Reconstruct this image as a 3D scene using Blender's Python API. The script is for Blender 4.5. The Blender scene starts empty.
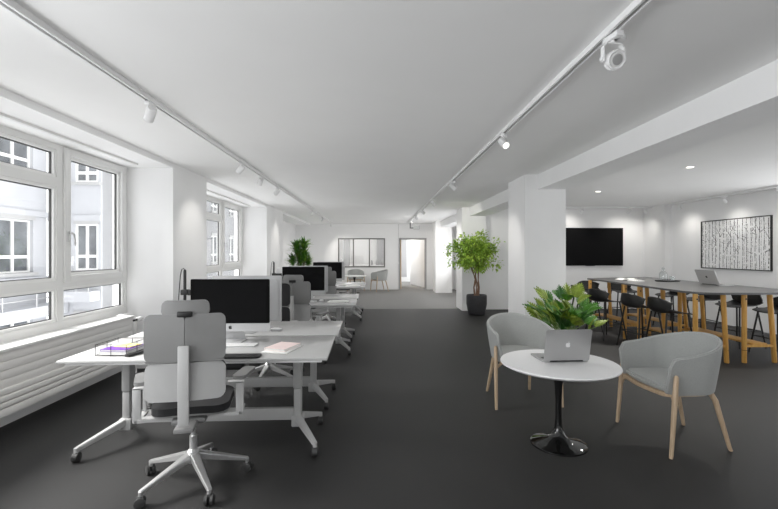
import bpy, bmesh, math, random
from mathutils import Vector, Matrix
random.seed(7)
PI = math.pi
C = bpy.context.scene.collection
sc = bpy.context.scene

# ------------------------------------------------------------------ materials
def mat(name, col, rough=.5, metal=0., spec=.5, noise=0., nscale=40., bump=0., bscale=200., emit=None, coat=0., sheen=0.):
    m = bpy.data.materials.new(name); m.use_nodes = True
    nt = m.node_tree; b = nt.nodes['Principled BSDF']
    b.inputs['Base Color'].default_value = (*col, 1)
    b.inputs['Roughness'].default_value = rough
    b.inputs['Metallic'].default_value = metal
    b.inputs['Specular IOR Level'].default_value = spec
    if coat: b.inputs['Coat Weight'].default_value = coat; b.inputs['Coat Roughness'].default_value = .06
    if sheen: b.inputs['Sheen Weight'].default_value = sheen
    tc = nt.nodes.new('ShaderNodeTexCoord')
    if noise:
        n = nt.nodes.new('ShaderNodeTexNoise'); n.inputs['Scale'].default_value = nscale; n.inputs['Detail'].default_value = 5
        nt.links.new(tc.outputs['Object'], n.inputs['Vector'])
        r = nt.nodes.new('ShaderNodeValToRGB')
        r.color_ramp.elements[0].position = .3; r.color_ramp.elements[1].position = .7
        r.color_ramp.elements[0].color = (*[c*(1-noise) for c in col], 1)
        r.color_ramp.elements[1].color = (*[min(1, c*(1+noise)) for c in col], 1)
        nt.links.new(n.outputs['Fac'], r.inputs['Fac']); nt.links.new(r.outputs['Color'], b.inputs['Base Color'])
    if bump:
        n2 = nt.nodes.new('ShaderNodeTexNoise'); n2.inputs['Scale'].default_value = bscale; n2.inputs['Detail'].default_value = 3
        nt.links.new(tc.outputs['Object'], n2.inputs['Vector'])
        bp = nt.nodes.new('ShaderNodeBump'); bp.inputs['Strength'].default_value = bump; bp.inputs['Distance'].default_value = .004
        nt.links.new(n2.outputs['Fac'], bp.inputs['Height']); nt.links.new(bp.outputs['Normal'], b.inputs['Normal'])
    if emit:
        b.inputs['Emission Color'].default_value = (*emit[0], 1); b.inputs['Emission Strength'].default_value = emit[1]
    return m

def glass(name, tint=(1, 1, 1), gl=.06):
    m = bpy.data.materials.new(name); m.use_nodes = True; nt = m.node_tree
    for n in list(nt.nodes):
        if n.type != 'OUTPUT_MATERIAL': nt.nodes.remove(n)
    o = nt.nodes['Material Output']
    t = nt.nodes.new('ShaderNodeBsdfTransparent'); t.inputs['Color'].default_value = (*tint, 1)
    g = nt.nodes.new('ShaderNodeBsdfGlossy'); g.inputs['Roughness'].default_value = .02
    lw = nt.nodes.new('ShaderNodeLayerWeight'); lw.inputs['Blend'].default_value = .15
    mul = nt.nodes.new('ShaderNodeMath'); mul.operation = 'MULTIPLY_ADD'; mul.inputs[1].default_value = .25; mul.inputs[2].default_value = gl
    mx = nt.nodes.new('ShaderNodeMixShader')
    nt.links.new(lw.outputs['Fresnel'], mul.inputs[0]); nt.links.new(mul.outputs[0], mx.inputs['Fac'])
    nt.links.new(t.outputs[0], mx.inputs[1]); nt.links.new(g.outputs[0], mx.inputs[2]); nt.links.new(mx.outputs[0], o.inputs['Surface'])
    return m

def wood(name, a, b_, scale=6., rough=.45):
    m = mat(name, a, rough); nt = m.node_tree; bs = nt.nodes['Principled BSDF']
    tc = nt.nodes.new('ShaderNodeTexCoord'); mp = nt.nodes.new('ShaderNodeMapping'); mp.inputs['Scale'].default_value = (14, 14, 1.2)
    n = nt.nodes.new('ShaderNodeTexNoise'); n.inputs['Scale'].default_value = scale; n.inputs['Detail'].default_value = 6
    r = nt.nodes.new('ShaderNodeValToRGB'); r.color_ramp.elements[0].color = (*a, 1); r.color_ramp.elements[1].color = (*b_, 1)
    r.color_ramp.elements[0].position = .35; r.color_ramp.elements[1].position = .68
    nt.links.new(tc.outputs['Object'], mp.inputs['Vector']); nt.links.new(mp.outputs[0], n.inputs['Vector'])
    nt.links.new(n.outputs['Fac'], r.inputs['Fac']); nt.links.new(r.outputs['Color'], bs.inputs['Base Color'])
    return m

M = dict(
    wall=mat('wall_paint', (.86, .86, .86), .85, noise=.012, nscale=3, bump=.05, bscale=90),
    ceil=mat('ceiling_paint', (.86, .86, .855), .9, noise=.01, nscale=2),
    trim=mat('white_lacquer', (.80, .80, .79), .4),
    carpet=mat('charcoal_carpet', (.021, .0207, .0207), .55, spec=.38, noise=.35, nscale=180, bump=.5, bscale=420),
    carpet2=mat('grey_carpet', (.26, .256, .25), .85, spec=.2, noise=.18, nscale=160, bump=.4, bscale=400),
    frame=mat('window_frame_paint', (.74, .74, .73), .4),
    gasket=mat('rubber_gasket', (.06, .06, .06), .6),
    glass=glass('window_glass'),
    clear=glass('clear_glass', (.96, .97, .97), .10),
    chrome=mat('brushed_steel', (.62, .62, .62), .28, 1.),
    rad=mat('radiator_enamel', (.78, .77, .755), .4),
    dark=mat('dark_gap', (.02, .02, .02), .8),
    desk=mat('light_grey_laminate', (.50, .50, .495), .16, spec=.6),
    deskedge=mat('white_edge_band', (.80, .80, .79), .35),
    deskmetal=mat('pale_grey_coated_steel', (.43, .43, .426), .38),
    alu=mat('polished_aluminium', (.80, .80, .80), .28, .85),
    imac=mat('silver_aluminium', (.50, .503, .508), .4, .12),
    laptop=mat('grey_aluminium', (.45, .45, .45), .35, .5),
    screen=mat('black_screen_glass', (.011, .011, .0115), .3, spec=0.),
    bezel=mat('black_bezel', (.009, .009, .009), .3, spec=0.),
    shell=mat('grey_plastic_shell', (.20, .20, .198), .42),
    shell2=mat('light_grey_plastic_shell', (.35, .35, .348), .42),
    offwhite=mat('pale_grey_plastic', (.45, .45, .447), .4),
    fab=mat('charcoal_fabric', (.016, .016, .017), .9, noise=.3, nscale=300),
    black=mat('black_plastic', (.011, .011, .011), .42),
    blackm=mat('black_steel', (.012, .012, .012), .35),
    caster=mat('dark_grey_caster', (.035, .035, .035), .5),
    gfab=mat('light_grey_wool', (.375, .385, .375), .95, noise=.14, nscale=220, bump=.25, bscale=500, sheen=.15),
    oak=wood('pale_oak', (.44, .32, .21), (.55, .42, .29)),
    oak2=wood('golden_oak', (.56, .29, .065), (.70, .41, .12), 5.),
    bartop=mat('dark_grey_linoleum', (.105, .105, .105), .38, noise=.06, nscale=60),
    white=mat('white_plastic', (.82, .82, .82), .35),
    tabletop=mat('white_laminate', (.86, .86, .86), .3),
    gloss=mat('gloss_black_lacquer', (.006, .006, .006), .07, coat=.5),
    paper=mat('white_paper', (.82, .82, .80), .8),
    pink=mat('pale_pink_cover', (.80, .66, .64), .7),
    purple=mat('purple_card', (.16, .05, .36), .6),
    yellow=mat('pale_yellow_card', (.82, .70, .30), .7),
    key=mat('white_keys', (.78, .78, .78), .5),
    pot=mat('dark_grey_pot', (.035, .035, .038), .5, noise=.25, nscale=30, bump=.2, bscale=60),
    soil=mat('soil', (.05, .035, .025), .95, noise=.4, nscale=90),
    bark=mat('brown_bark', (.20, .12, .08), .85, noise=.4, nscale=60),
    leafa=mat('bright_green_leaf', (.36, .52, .07), .5, noise=.3, nscale=30),
    leafb=mat('mid_green_leaf', (.22, .38, .05), .5, noise=.3, nscale=30),
    leafc=mat('deep_green_leaf', (.035, .13, .022), .35, noise=.3, nscale=25),
    leafd=mat('fresh_green_leaf', (.075, .22, .028), .35, noise=.3, nscale=25),
    leafe=mat('yellow_green_leaf', (.24, .33, .04), .4, noise=.3, nscale=25),
    stem=mat('green_stem', (.20, .32, .08), .5),
    canvas=mat('white_print_paper', (.90, .90, .90), .6),
    ink=mat('black_ink', (.012, .012, .012), .6),
    ink2=mat('grey_ink', (.10, .10, .10), .6),
    facade=mat('pale_render', (.44, .448, .47), .9, noise=.03, nscale=1.5),
    facade_shade=mat('shaded_render', (.25, .254, .262), .9, noise=.05, nscale=1.),  # darker render: shade of the wing's side put into the colour
    stone=mat('pale_stone', (.38, .38, .38), .8),
    fpane=mat('dark_window_pane', (.13, .14, .15), .12, spec=.6, noise=.5, nscale=1.3),
    tan=wood('tan_wood', (.66, .46, .26), (.74, .54, .32)),
    greydoor=mat('grey_door_paint', (.42, .42, .43), .5),
    alumframe=mat('dark_aluminium_frame', (.16, .155, .15), .4),
    lens=mat('lamp_lens', (.9, .88, .84), .3, emit=((1, .95, .86), 3.)),
)

# ------------------------------------------------------------------ mesh builder
class MB:
    def __init__(s): s.bm = bmesh.new(); s.mi = 0
    def _merge(s, b, mx=None):
        if mx is not None: bmesh.ops.transform(b, matrix=mx, verts=b.verts)
        bmesh.ops.recalc_face_normals(b, faces=b.faces)
        for f in b.faces: f.material_index = s.mi
        me = bpy.data.meshes.new('t'); b.to_mesh(me); b.free(); s.bm.from_mesh(me); bpy.data.meshes.remove(me)
        return s
    def box(s, x0, x1, y0, y1, z0, z1, bev=0., mx=None, seg=2):
        b = bmesh.new(); bmesh.ops.create_cube(b, size=1)
        for v in b.verts: v.co = Vector(((x0+x1)/2+v.co.x*(x1-x0), (y0+y1)/2+v.co.y*(y1-y0), (z0+z1)/2+v.co.z*(z1-z0)))
        if bev: bmesh.ops.bevel(b, geom=list(b.edges), offset=bev, segments=seg, affect='EDGES', profile=.5)
        return s._merge(b, mx)
    def tube(s, pts, r, seg=10, cap=True):
        pts = [Vector(p) for p in pts]; n = len(pts); rs = r if isinstance(r, (list, tuple)) else [r]*n
        b = bmesh.new(); rings = []
        up = None
        for i, p in enumerate(pts):
            d = (pts[min(i+1, n-1)]-pts[max(i-1, 0)]).normalized()
            if up is None: up = Vector((0, 0, 1)) if abs(d.z) < .9 else Vector((1, 0, 0))
            a = (up-d*up.dot(d)).normalized(); up = a; c = d.cross(a)
            rings.append([b.verts.new(p+(a*math.cos(t*2*PI/seg)+c*math.sin(t*2*PI/seg))*rs[i]) for t in range(seg)])
        for i in range(n-1):
            for t in range(seg): b.faces.new((rings[i][t], rings[i][(t+1) % seg], rings[i+1][(t+1) % seg], rings[i+1][t]))
        if cap: b.faces.new(rings[0][::-1]); b.faces.new(rings[-1])
        return s._merge(b)
    def bar(s, p0, p1, w0, h0, w1=None, h1=None, bev=0.):
        # rectangular bar between two points, w across (horizontal), h vertical
        w1 = w1 or w0; h1 = h1 or h0
        p0 = Vector(p0); p1 = Vector(p1); d = (p1-p0).normalized()
        side = d.cross(Vector((0, 0, 1)))
        side = side.normalized() if side.length > 1e-4 else Vector((1, 0, 0))
        u = side.cross(d).normalized(); b = bmesh.new(); R = []
        for p, w, h in ((p0, w0, h0), (p1, w1, h1)):
            R.append([b.verts.new(p+side*sx*w/2+u*sz*h/2) for sx, sz in ((-1, -1), (1, -1), (1, 1), (-1, 1))])
        for t in range(4): b.faces.new((R[0][t], R[0][(t+1) % 4], R[1][(t+1) % 4], R[1][t]))
        b.faces.new(R[0][::-1]); b.faces.new(R[1])
        if bev: bmesh.ops.bevel(b, geom=list(b.edges), offset=bev, segments=2, affect='EDGES')
        return s._merge(b)
    def lathe(s, prof, cx=0, cy=0, seg=40, mx=None):
        b = bmesh.new(); rings = []
        for r, z in prof:
            rings.append([b.verts.new((cx+max(r, 1e-4)*math.cos(t*2*PI/seg), cy+max(r, 1e-4)*math.sin(t*2*PI/seg), z)) for t in range(seg)])
        for i in range(len(rings)-1):
            for t in range(seg): b.faces.new((rings[i][t], rings[i][(t+1) % seg], rings[i+1][(t+1) % seg], rings[i+1][t]))
        if prof[0][0] > 1e-4: b.faces.new(rings[0][::-1])
        if prof[-1][0] > 1e-4: b.faces.new(rings[-1])
        bmesh.ops.remove_doubles(b, verts=b.verts, dist=2e-4)
        return s._merge(b, mx)
    def prism(s, poly, z0, z1, bev=0., mx=None):
        b = bmesh.new(); lo = [b.verts.new((x, y, z0)) for x, y in poly]
        f = b.faces.new(lo); r = bmesh.ops.extrude_face_region(b, geom=[f])
        bmesh.ops.translate(b, vec=(0, 0, z1-z0), verts=[v for v in r['geom'] if isinstance(v, bmesh.types.BMVert)])
        if bev: bmesh.ops.bevel(b, geom=[e for e in b.edges if abs(e.verts[0].co.z-e.verts[1].co.z) < 1e-6], offset=bev, segments=2, affect='EDGES')
        return s._merge(b, mx)
    def panel(s, w, h, t, r=.03, bx=0., bz=0., nx=16, nz=8, mx=None, taper=0.):
        # rounded-rectangle slab in the XZ plane, thickness t along Y, bowed by bx (across) and bz (up)
        b = bmesh.new(); rows = {}
        xs = sorted(set([-w/2+w*i/nx for i in range(nx+1)]+[sg*(w/2-r*(1-math.cos(a))) for sg in (-1, 1) for a in (PI/8, PI/4, 3*PI/8, PI/2)]))
        for side in (0, 1):
            for i, x in enumerate(xs):
                e = max(0, abs(x)-(w/2-r)); hh = h/2-(r-math.sqrt(max(0, r*r-e*e)))
                for k in range(nz+1):
                    z = -hh+2*hh*k/nz
                    y = bx*(2*x/w)**2+bz*(2*z/h)**2+(t/2 if side else -t/2)
                    rows[side, i, k] = b.verts.new((x*(1-taper*(z/h+.5)), y, z))
        n = len(xs)
        for side in (0, 1):
            for i in range(n-1):
                for k in range(nz):
                    b.faces.new([rows[side, i, k], rows[side, i+1, k], rows[side, i+1, k+1], rows[side, i, k+1]])
        for i in range(n-1):
            for k in (0, nz): b.faces.new([rows[0, i, k], rows[0, i+1, k], rows[1, i+1, k], rows[1, i, k]])
        for k in range(nz):
            for i in (0, n-1): b.faces.new([rows[0, i, k], rows[0, i, k+1], rows[1, i, k+1], rows[1, i, k]])
        return s._merge(b, mx)
    def poly(s, pts, mx=None):
        b = bmesh.new(); b.faces.new([b.verts.new(p) for p in pts])
        if mx is not None: bmesh.ops.transform(b, matrix=mx, verts=b.verts)
        for f in b.faces: f.material_index = s.mi
        me = bpy.data.meshes.new('t'); b.to_mesh(me); b.free(); s.bm.from_mesh(me); bpy.data.meshes.remove(me)
        return s
    def obj(s, name, mats, parent=None, smooth=True):
        me = bpy.data.meshes.new(name)
        if smooth:
            for e in s.bm.edges:
                if len(e.link_faces) != 2 or e.calc_face_angle(0) > .65: e.smooth = False
            for f in s.bm.faces: f.smooth = True
        s.bm.to_mesh(me); s.bm.free()
        for m in (mats if isinstance(mats, (list, tuple)) else [mats]): me.materials.append(m)
        o = bpy.data.objects.new(name, me); C.objects.link(o)
        if parent is not None: o.parent = parent
        return o

def tag(o, label=None, cat=None, group=None, kind=None):
    if label: o['label'] = label
    if cat: o['category'] = cat
    if group: o['group'] = group
    if kind: o['kind'] = kind
    return o
def thing(name, label, cat, loc=(0, 0, 0), rz=0., group=None, kind=None):
    o = bpy.data.objects.new(name, None); o.empty_display_size = .1; C.objects.link(o)
    o.location = loc; o.rotation_euler = (0, 0, rz)
    return tag(o, label, cat, group, kind)
def dup(root, label, loc, rz=0., group=None):
    r = root.copy(); C.objects.link(r); r.location = loc; r.rotation_euler = (0, 0, rz); r['label'] = label
    if group: r['group'] = group
    for ch in list(root.children):
        c = ch.copy(); C.objects.link(c); c.parent = r
        for g in list(ch.children):
            d = g.copy(); C.objects.link(d); d.parent = c
    return r
def struct(name, mb, m, label, cat, parent=None, smooth=False):
    o = mb.obj(name, m, parent, smooth)
    return tag(o, label, cat, kind='structure')
T = Matrix.Translation
def R(a, ax): return Matrix.Rotation(a, 4, ax)
RAD = math.radians

# ------------------------------------------------------------------ room shell
H = 2.66; XW = -3.22; XP = -2.63; XR = 7.29; YB = -3.6; YF = 17.0
struct('floor', MB().box(-3.4, 7.45, YB-.1, 11.18, -.12, 0), M['carpet'], 'charcoal carpet covering the near part of the office', 'floor')
struct('floor_far', MB().box(-3.4, 3.4, 11.18, YF+7.5, -.12, 0), M['carpet2'], 'lighter grey carpet beyond the straight seam at the far end', 'floor')
struct('ceiling', MB().box(-3.4, 7.45, YB-.1, YF+7.5, H, H+.15), M['ceil'], 'flat white painted ceiling over the whole office', 'ceiling')
w = MB()
w.box(-3.4, XW, YB, 5.53, 0, .70); w.box(-3.4, XW, YB, 1.62, 2.54, H)
w.box(-3.4, XP, 1.62, 1.95, 0, H)
w.box(-3.4, XP, 5.53, 6.61, 0, H); w.box(-3.4, XW, 6.61, 10.2, 0, .70)
w.box(-3.4, XP, 10.2, 11.97, 0, H); w.box(-3.4, XW, 11.97, YF+.2, 0, H)
struct('wall_left', w, M['wall'], 'white window wall with projecting pilasters on the left', 'wall')
struct('beam_left', MB().box(-3.4, XP, 1.95, 5.53, 2.597, H).box(-3.4, XP, 6.61, 10.2, 2.597, H).box(-3.4, XP, 11.97, YF, 2.597, H), M['wall'], 'shallow white lintel running above the left windows', 'beam')
w = MB()
w.box(-3.4, -1.532, YF, YF+.2, 0, H); w.box(-1.532, .364, YF, YF+.2, 0, .90); w.box(-1.532, .364, YF, YF+.2, 2.077, H)
w.box(.364, .972, YF, YF+.2, 0, H); w.box(.972, 2.009, YF, YF+.2, 2.047, H); w.box(2.009, 3.4, YF, YF+.2, 0, H)
struct('wall_far', w, M['wall'], 'white end wall holding the internal window and the open doorway', 'wall')
struct('wall_television', MB().box(2.83, 7.45, 10.98, 11.12, 0, H), M['wall'], 'white wall carrying the black television', 'wall')
struct('wall_passage', MB().box(3.2, 3.4, 11.12, YF, 0, H), M['wall'], 'white side wall behind the farthest columns', 'wall')
w = MB()
w.box(XR, 7.45, 7.0, 11.0, 0, H); w.box(XR, 7.45, YB, 7.0, 0, .25); w.box(XR, 7.45, YB, 7.0, 2.5, H); w.box(7.12, XR, 10.15, 10.98, 0, H)
w.box(XR, 7.45, YB, 2.6, .25, 2.5)
struct('wall_right', w, M['wall'], 'white right hand wall behind the framed tree print', 'wall')
struct('wall_back', MB().box(-3.4, 7.45, YB-.15, YB, 0, H), M['wall'], 'white back wall behind the viewpoint', 'wall')
for (y0, y1), nm, lab in (((6.18, 6.97), 'column', 'square white column beside the broad-leaved plant'), ((10.74, 11.52), 'column', 'square white column behind the round-crowned potted tree'), ((15.55, 16.3), 'column', 'white column farthest away, next to the doorway')):
    struct(nm, MB().box(2.215, 2.83, y0, y1, 0, H), M['wall'], lab, 'column')
for y0, y1, lab in ((YB, 6.18, 'white ceiling beam crossing overhead on the right'), (6.97, 10.74, 'white ceiling beam between the two nearer columns'), (11.52, 15.55, 'white ceiling beam between the two farther columns'), (16.3, YF, 'short white ceiling beam meeting the end wall')):
    struct('beam', MB().box(2.41, 2.83, y0, y1, 2.44, H), M['wall'], lab, 'beam')

# windows on the left
def left_window(name, y0, ym, y1, label):
    root = thing(name, label, 'window', (0, 0, 0), 0, kind='structure')
    f = MB(); g = MB(); k = MB()
    X0, X1 = -3.29, -3.215
    f.box(X0, X1, y0, y1, 2.535, 2.60); f.box(X0, X1, y0, y1, .72, .80)
    f.box(X0, X1, y0, y0+.06, .80, 2.535); f.box(X0, X1, y1-.05, y1, .80, 2.535); f.box(X0, X1, ym-.04, ym+.04, .80, 2.535)
    f.box(X0, X1, y0+.06, ym-.04, 2.165, 2.255)
    f.box(X0, X1, y0+.06, ym-.04, 1.14, 1.215); f.box(X0, X1, ym+.04, y1-.05, 1.14, 1.215)
    f.obj('window_frame', M['frame'], root, False)
    def light(a, b, z0, z1):     # inner bead, dark gasket and pane of one light
        for s_, (t, m_) in enumerate(((.028, 0), (.010, 1))):
            tgt = f2 if s_ == 0 else k
            o = 0 if s_ == 0 else .028
            xx = (X0+.012, X1-.012) if s_ == 0 else (X0+.02, X1-.035)
            A, B, Z0, Z1 = a+o, b-o, z0+o, z1-o
            tgt.box(*xx, A, A+t, Z0, Z1); tgt.box(*xx, B-t, B, Z0, Z1); tgt.box(*xx, A+t, B-t, Z0, Z0+t); tgt.box(*xx, A+t, B-t, Z1-t, Z1)
        g.box(-3.262, -3.256, a+.03, b-.03, z0+.03, z1-.03)
    f2 = MB()
    light(y0+.06, ym-.04, 2.255, 2.535); light(y0+.06, ym-.04, 1.215, 2.165); light(y0+.06, ym-.04, .80, 1.14); light(ym+.04, y1-.05, .80, 1.14)
    a, b, z0, z1 = ym+.045, y1-.055, 1.185, 2.585   # casement sash
    sb = MB()
    for q in ((a, a+.085, z0, z1), (b-.085, b, z0, z1), (a+.085, b-.085, z0, z0+.075), (a+.085, b-.085, z1-.075, z1)): sb.box(X0+.01, X1+.022, *q, bev=.006)
    sash = sb.obj('casement_sash', M['frame'], root)
    light(a+.085, b-.085, z0+.075, z1-.075)
    h = MB(); yh = a+.045
    h.box(X1+.02, X1+.03, yh-.014, yh+.014, 1.61, 1.72, .004)
    h.tube([(X1+.03, yh, 1.70), (X1+.065, yh, 1.70), (X1+.072, yh+.01, 1.69), (X1+.072, yh+.03, 1.60), (X1+.072, yh+.028, 1.57)], .009)
    h.obj('window_handle', M['chrome'], sash)
    f2.obj('glazing_bead', M['trim'], root, False); k.obj('gasket', M['gasket'], root, False); g.obj('glass_pane', M['glass'], root, False)
    sl = MB().box(-3.215, -2.985, y0, y1-.24, .695, .722, .004); sl.obj('window_sill', M['frame'], root)
    cr = MB().box(-2.975, -2.935, y0+.05, y1-.25, 2.575, 2.597); cr.obj('curtain_rail', M['frame'], root, False)
    return root
left_window('window_1', 1.95, 4.375, 5.53, 'large white framed window nearest on the left, with closed casement')
left_window('window_2', 6.61, 8.86, 10.2, 'white framed window beyond the first pilaster on the left')

# unseen glazing added behind the viewpoint and at near right to let daylight in
def added_window(name, boxes, label):
    root = thing(name, label, 'window', kind='structure'); f = MB()
    for q in boxes: f.box(*q)
    f.obj('window_frame', M['frame'], root, False); return root
added_window('added_window_3', [(-3.3, -3.24, y, y+.06, .7, 2.54) for y in (-3.55, -1.0, 1.55)]+[(-3.3, -3.24, -3.55, 1.6, .7, .76), (-3.3, -3.24, -3.55, 1.6, 2.48, 2.54)], 'unseen glazing added in the left wall behind the viewpoint')
added_window('added_window_4', [(7.34, 7.4, y, y+.06, .25, 2.5) for y in (4.0, 5.5)]+[(7.34, 7.4, 2.6, 7.0, .25, .31), (7.34, 7.4, 2.6, 7.0, 2.44, 2.5)], 'unseen tall glazing added at the near end of the right wall')

# internal window at the far end
root = thing('window_5', 'dark framed internal window in the far end wall', 'window', kind='structure')
f = MB(); x0, x1, z0, z1 = -1.532, .364, .90, 2.077
f.box(x0, x1, YF-.02, YF+.08, z1-.045, z1); f.box(x0, x1, YF-.02, YF+.08, z0, z0+.04)
for x in (x0, -.935, -.29, x1-.045): f.box(x, x+.045, YF-.02, YF+.08, z0+.04, z1-.045)
f.obj('window_frame', M['alumframe'], root, False)
MB().box(x0+.03, x1-.03, YF+.03, YF+.036, z0+.03, z1-.03).obj('glass_pane', M['glass'], root, False)
# doorway
root = thing('door_1', 'open doorway to the corridor in the far end wall', 'door', kind='structure')
f = MB(); f.box(.932, .985, YF-.03, YF+.22, 0, 2.06); f.box(1.99, 2.045, YF-.03, YF+.22, 0, 2.06); f.box(.932, 2.045, YF-.03, YF+.22, 2.02, 2.09)
f.obj('door_frame', M['stone'], root, False)
d = MB().box(1.0, 1.04, YF+.22, YF+1.1, .01, 2.02).obj('door_leaf', M['tan'], root, False)
h = MB(); h.tube([(1.04, YF+1.0, 1.05), (1.09, YF+1.0, 1.05), (1.09, YF+.88, 1.05)], .01); h.obj('door_handle', M['chrome'], d)
struct('trim_1', MB().box(.905, .915, YF-.006, YF+.01, 0, H), M['stone'], 'thin vertical joint strip beside the doorway', 'trim')
tag(MB().box(.90, .96, YF-.014, YF, 1.03, 1.12, .004).obj('light_switch', M['white']), 'small white light switch left of the doorway', 'light switch')
# rooms beyond
struct('wall_corridor', MB().box(.80, .93, YF+.2, YF+6, 0, H), M['wall'], 'white corridor wall seen through the doorway', 'wall')
w = MB()
for i in range(9):
    a0, a1 = i/9*PI/2, (i+1)/9*PI/2
    w.bar((2.15-1.1*(1-math.cos(a0))*.45, YF+.2+2.6*i/9, H/2), (2.15-1.1*(1-math.cos(a1))*.45, YF+.2+2.6*(i+1)/9, H/2), .08, H)
struct('wall_curved', w, M['wall'], 'curved white corridor wall seen through the doorway', 'wall')
struct('wall_corridor_end', MB().box(.8, 3.4, YF+4.6, YF+4.8, 0, H), M['wall'], 'white wall closing the corridor', 'wall')
root = thing('door_2', 'tall grey door at the end of the corridor', 'door', kind='structure')
MB().box(1.23, 1.58, YF+4.55, YF+4.6, .25, 2.6).obj('door_leaf', M['greydoor'], root, False)
struct('wall_side_room', MB().box(-3.4, .8, YF+4.4, YF+4.6, 0, H), M['wall'], 'white back wall of the room behind the internal window', 'wall')
struct('wall_side_room_left', MB().box(-3.4, -3.2, YF+.2, YF+4.4, 0, H), M['wall'], 'white left wall of the room behind the internal window', 'wall')
for x, lab, wd in ((-1.62, 'left white cabinet behind the internal window', .34), (.02, 'right white cabinet behind the internal window', .5)):
    r_ = thing('tall_cabinet', lab, 'cabinet', (x, YF+4.02, 0))
    MB().box(0, wd, 0, .3, .02, 2.2).obj('body', M['trim'], r_, False)
    MB().box(.02, wd-.02, -.02, 0, .06, 2.16, .004).obj('door', M['greydoor'] if x > 0 else M['stone'], r_, False)
r_ = thing('counter', 'low pale counter in the room behind the internal window', 'counter', (-1.2, YF+2.2, 0))
MB().box(0, 1.7, 0, .5, 0, .88).obj('body', M['stone'], r_, False); MB().box(-.02, 1.72, -.02, .52, .88, .92, .004).obj('countertop', M['trim'], r_, False)
for n in range(3):
    q = MB().lathe([(.06, 0), (.065, .03), (.05, .16+.04*n), (.02, .2+.04*n), (.02, .24+.04*n)], seg=16).obj('vase', M['stone']); q.location = (-.2+.25*n, YF+2.4, .92)
    tag(q, ('short', 'medium', 'tall')[n]+' pale vase on the counter behind the internal window', 'vase', 'vases on the far counter')
# emergency lamp under the ceiling by the doorway
root = thing('emergency_light', 'small dark framed emergency light hanging below the ceiling above the doorway', 'emergency light', (1.5, YF-.5, 2.42))
MB().box(-.17, -.03, -.03, .03, .03, .06).box(-.17, -.14, -.03, .03, .06, .24).obj('bracket', M['black'], root, False)
MB().box(-.02, .20, -.012, .012, .0, .13, .003).obj('panel', M['clear'], root, False)
MB().box(-.03, .21, -.015, .015, -.01, .0).box(.2, .215, -.015, .015, 0, .14).obj('frame', M['greydoor'], root, False)

# radiator
root = thing('radiator', 'long low white radiator of flat horizontal tubes under the near window', 'radiator', (0, 0, 0))
b = MB()
for z0, z1 in ((.617, .692), (.545, .615), (.473, .543), (.404, .471)): b.box(-3.14, -3.0, 1.99, 5.28, z0, z1, .003)
b.box(-3.14, -2.985, 1.99, 5.28, .352, .402, .01)
for z0, z1 in ((.302, .346), (.252, .296), (.18, .246)): b.box(-3.14, -2.975, 1.99, 5.28, z0, z1, .008)
b.obj('body', M['rad'], root)
b = MB(); b.box(-3.15, -3.02, 1.99, 5.27, .19, .68); b.obj('core', M['dark'], root, False)  # near-black box behind the tubes makes the gaps dark
b = MB(); b.tube([(-2.99, 5.28, .66), (-2.99, 5.36, .66)], .014); b.obj('valve_pipe', M['black'], root)
b = MB(); b.tube([(-2.99, 5.345, .66), (-2.99, 5.36, .66), (-2.99, 5.43, .66), (-2.99, 5.44, .66)], [.024, .03, .03, .022], 16); b.obj('valve_knob', M['white'], root)
b = MB(); b.tube([(-2.99, 5.33, .65), (-2.99, 5.33, 0)], .01); b.obj('supply_pipe', M['rad'], root)
for y in (2.3, 4.9):
    MB().box(-3.215, -3.13, y, y+.05, .25, .65).obj('wall_bracket', M['rad'], root, False)

# ------------------------------------------------------------------ outside
def fwin(root, o, u, v, z0, z1, lights=2, low=True, deep=.22):
    """window of a facade: o origin, u direction along facade, v outward; o given at left jamb"""
    def q(mb, a0, a1, d0, d1, zz0, zz1):
        p = [Vector(o)+Vector(u)*a+Vector(v)*d for a in (a0, a1) for d in (d0, d1)]
        xs = [p_.x for p_ in p]; ys = [p_.y for p_ in p]
        mb.box(min(xs), max(xs), min(ys), max(ys), zz0, zz1)
    W = fwin.w
    f = MB(); t = .07
    q(f, 0, t, -deep, -deep+.09, z0, z1); q(f, W-t, W, -deep, -deep+.09, z0, z1); q(f, t, W-t, -deep, -deep+.09, z0, z0+t); q(f, t, W-t, -deep, -deep+.09, z1-t, z1)
    for i in range(1, lights): q(f, W*i/lights-.05, W*i/lights+.05, -deep, -deep+.09, z0+t, z1-t)
    if low: q(f, t, W-t, -deep, -deep+.10, z0+(z1-z0)*.27, z0+(z1-z0)*.27+.12)
    fo = f.obj('window', M['trim'], root, False)
    g = MB(); q(g, .02, W-.02, -deep+.02, -deep+.03, z0+.02, z1-.02); g.obj('pane', M['fpane'], fo, False)
    s_ = MB(); q(s_, -.12, W+.12, -deep, .12, z0-.13, z0); s_.obj('sill', M['stone'], fo, False)
    s_ = MB(); q(s_, -.05, W+.05, -.02, .06, z1, z1+.2); s_.obj('lintel', M['stone'], fo, False)
def facade_wall(mb, along, c0, c1, d0, d1, zb, zt, wins):
    """box wall with rectangular holes; along='y' or 'x'"""
    cur = c0
    def bx(a0, a1, z0, z1):
        if a1-a0 < 1e-3 or z1-z0 < 1e-3: return
        if along == 'y': mb.box(d0, d1, a0, a1, z0, z1)
        else: mb.box(a0, a1, d0, d1, z0, z1)
    cols = {}
    for a0, a1, z0, z1 in wins: cols.setdefault((a0, a1), []).append((z0, z1))
    for (a0, a1) in sorted(cols):
        bx(cur, a0, zb, zt); zc = zb
        for z0, z1 in sorted(cols[a0, a1]): bx(a0, a1, zc, z0); zc = z1
        bx(a0, a1, zc, zt); cur = a1
    bx(cur, c1, zb, zt)
ZL, ZT = -5., 6.75
bA = thing('building', 'pale rendered building across the courtyard, nearest the left window', 'building', (0, 0, 0))
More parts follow.
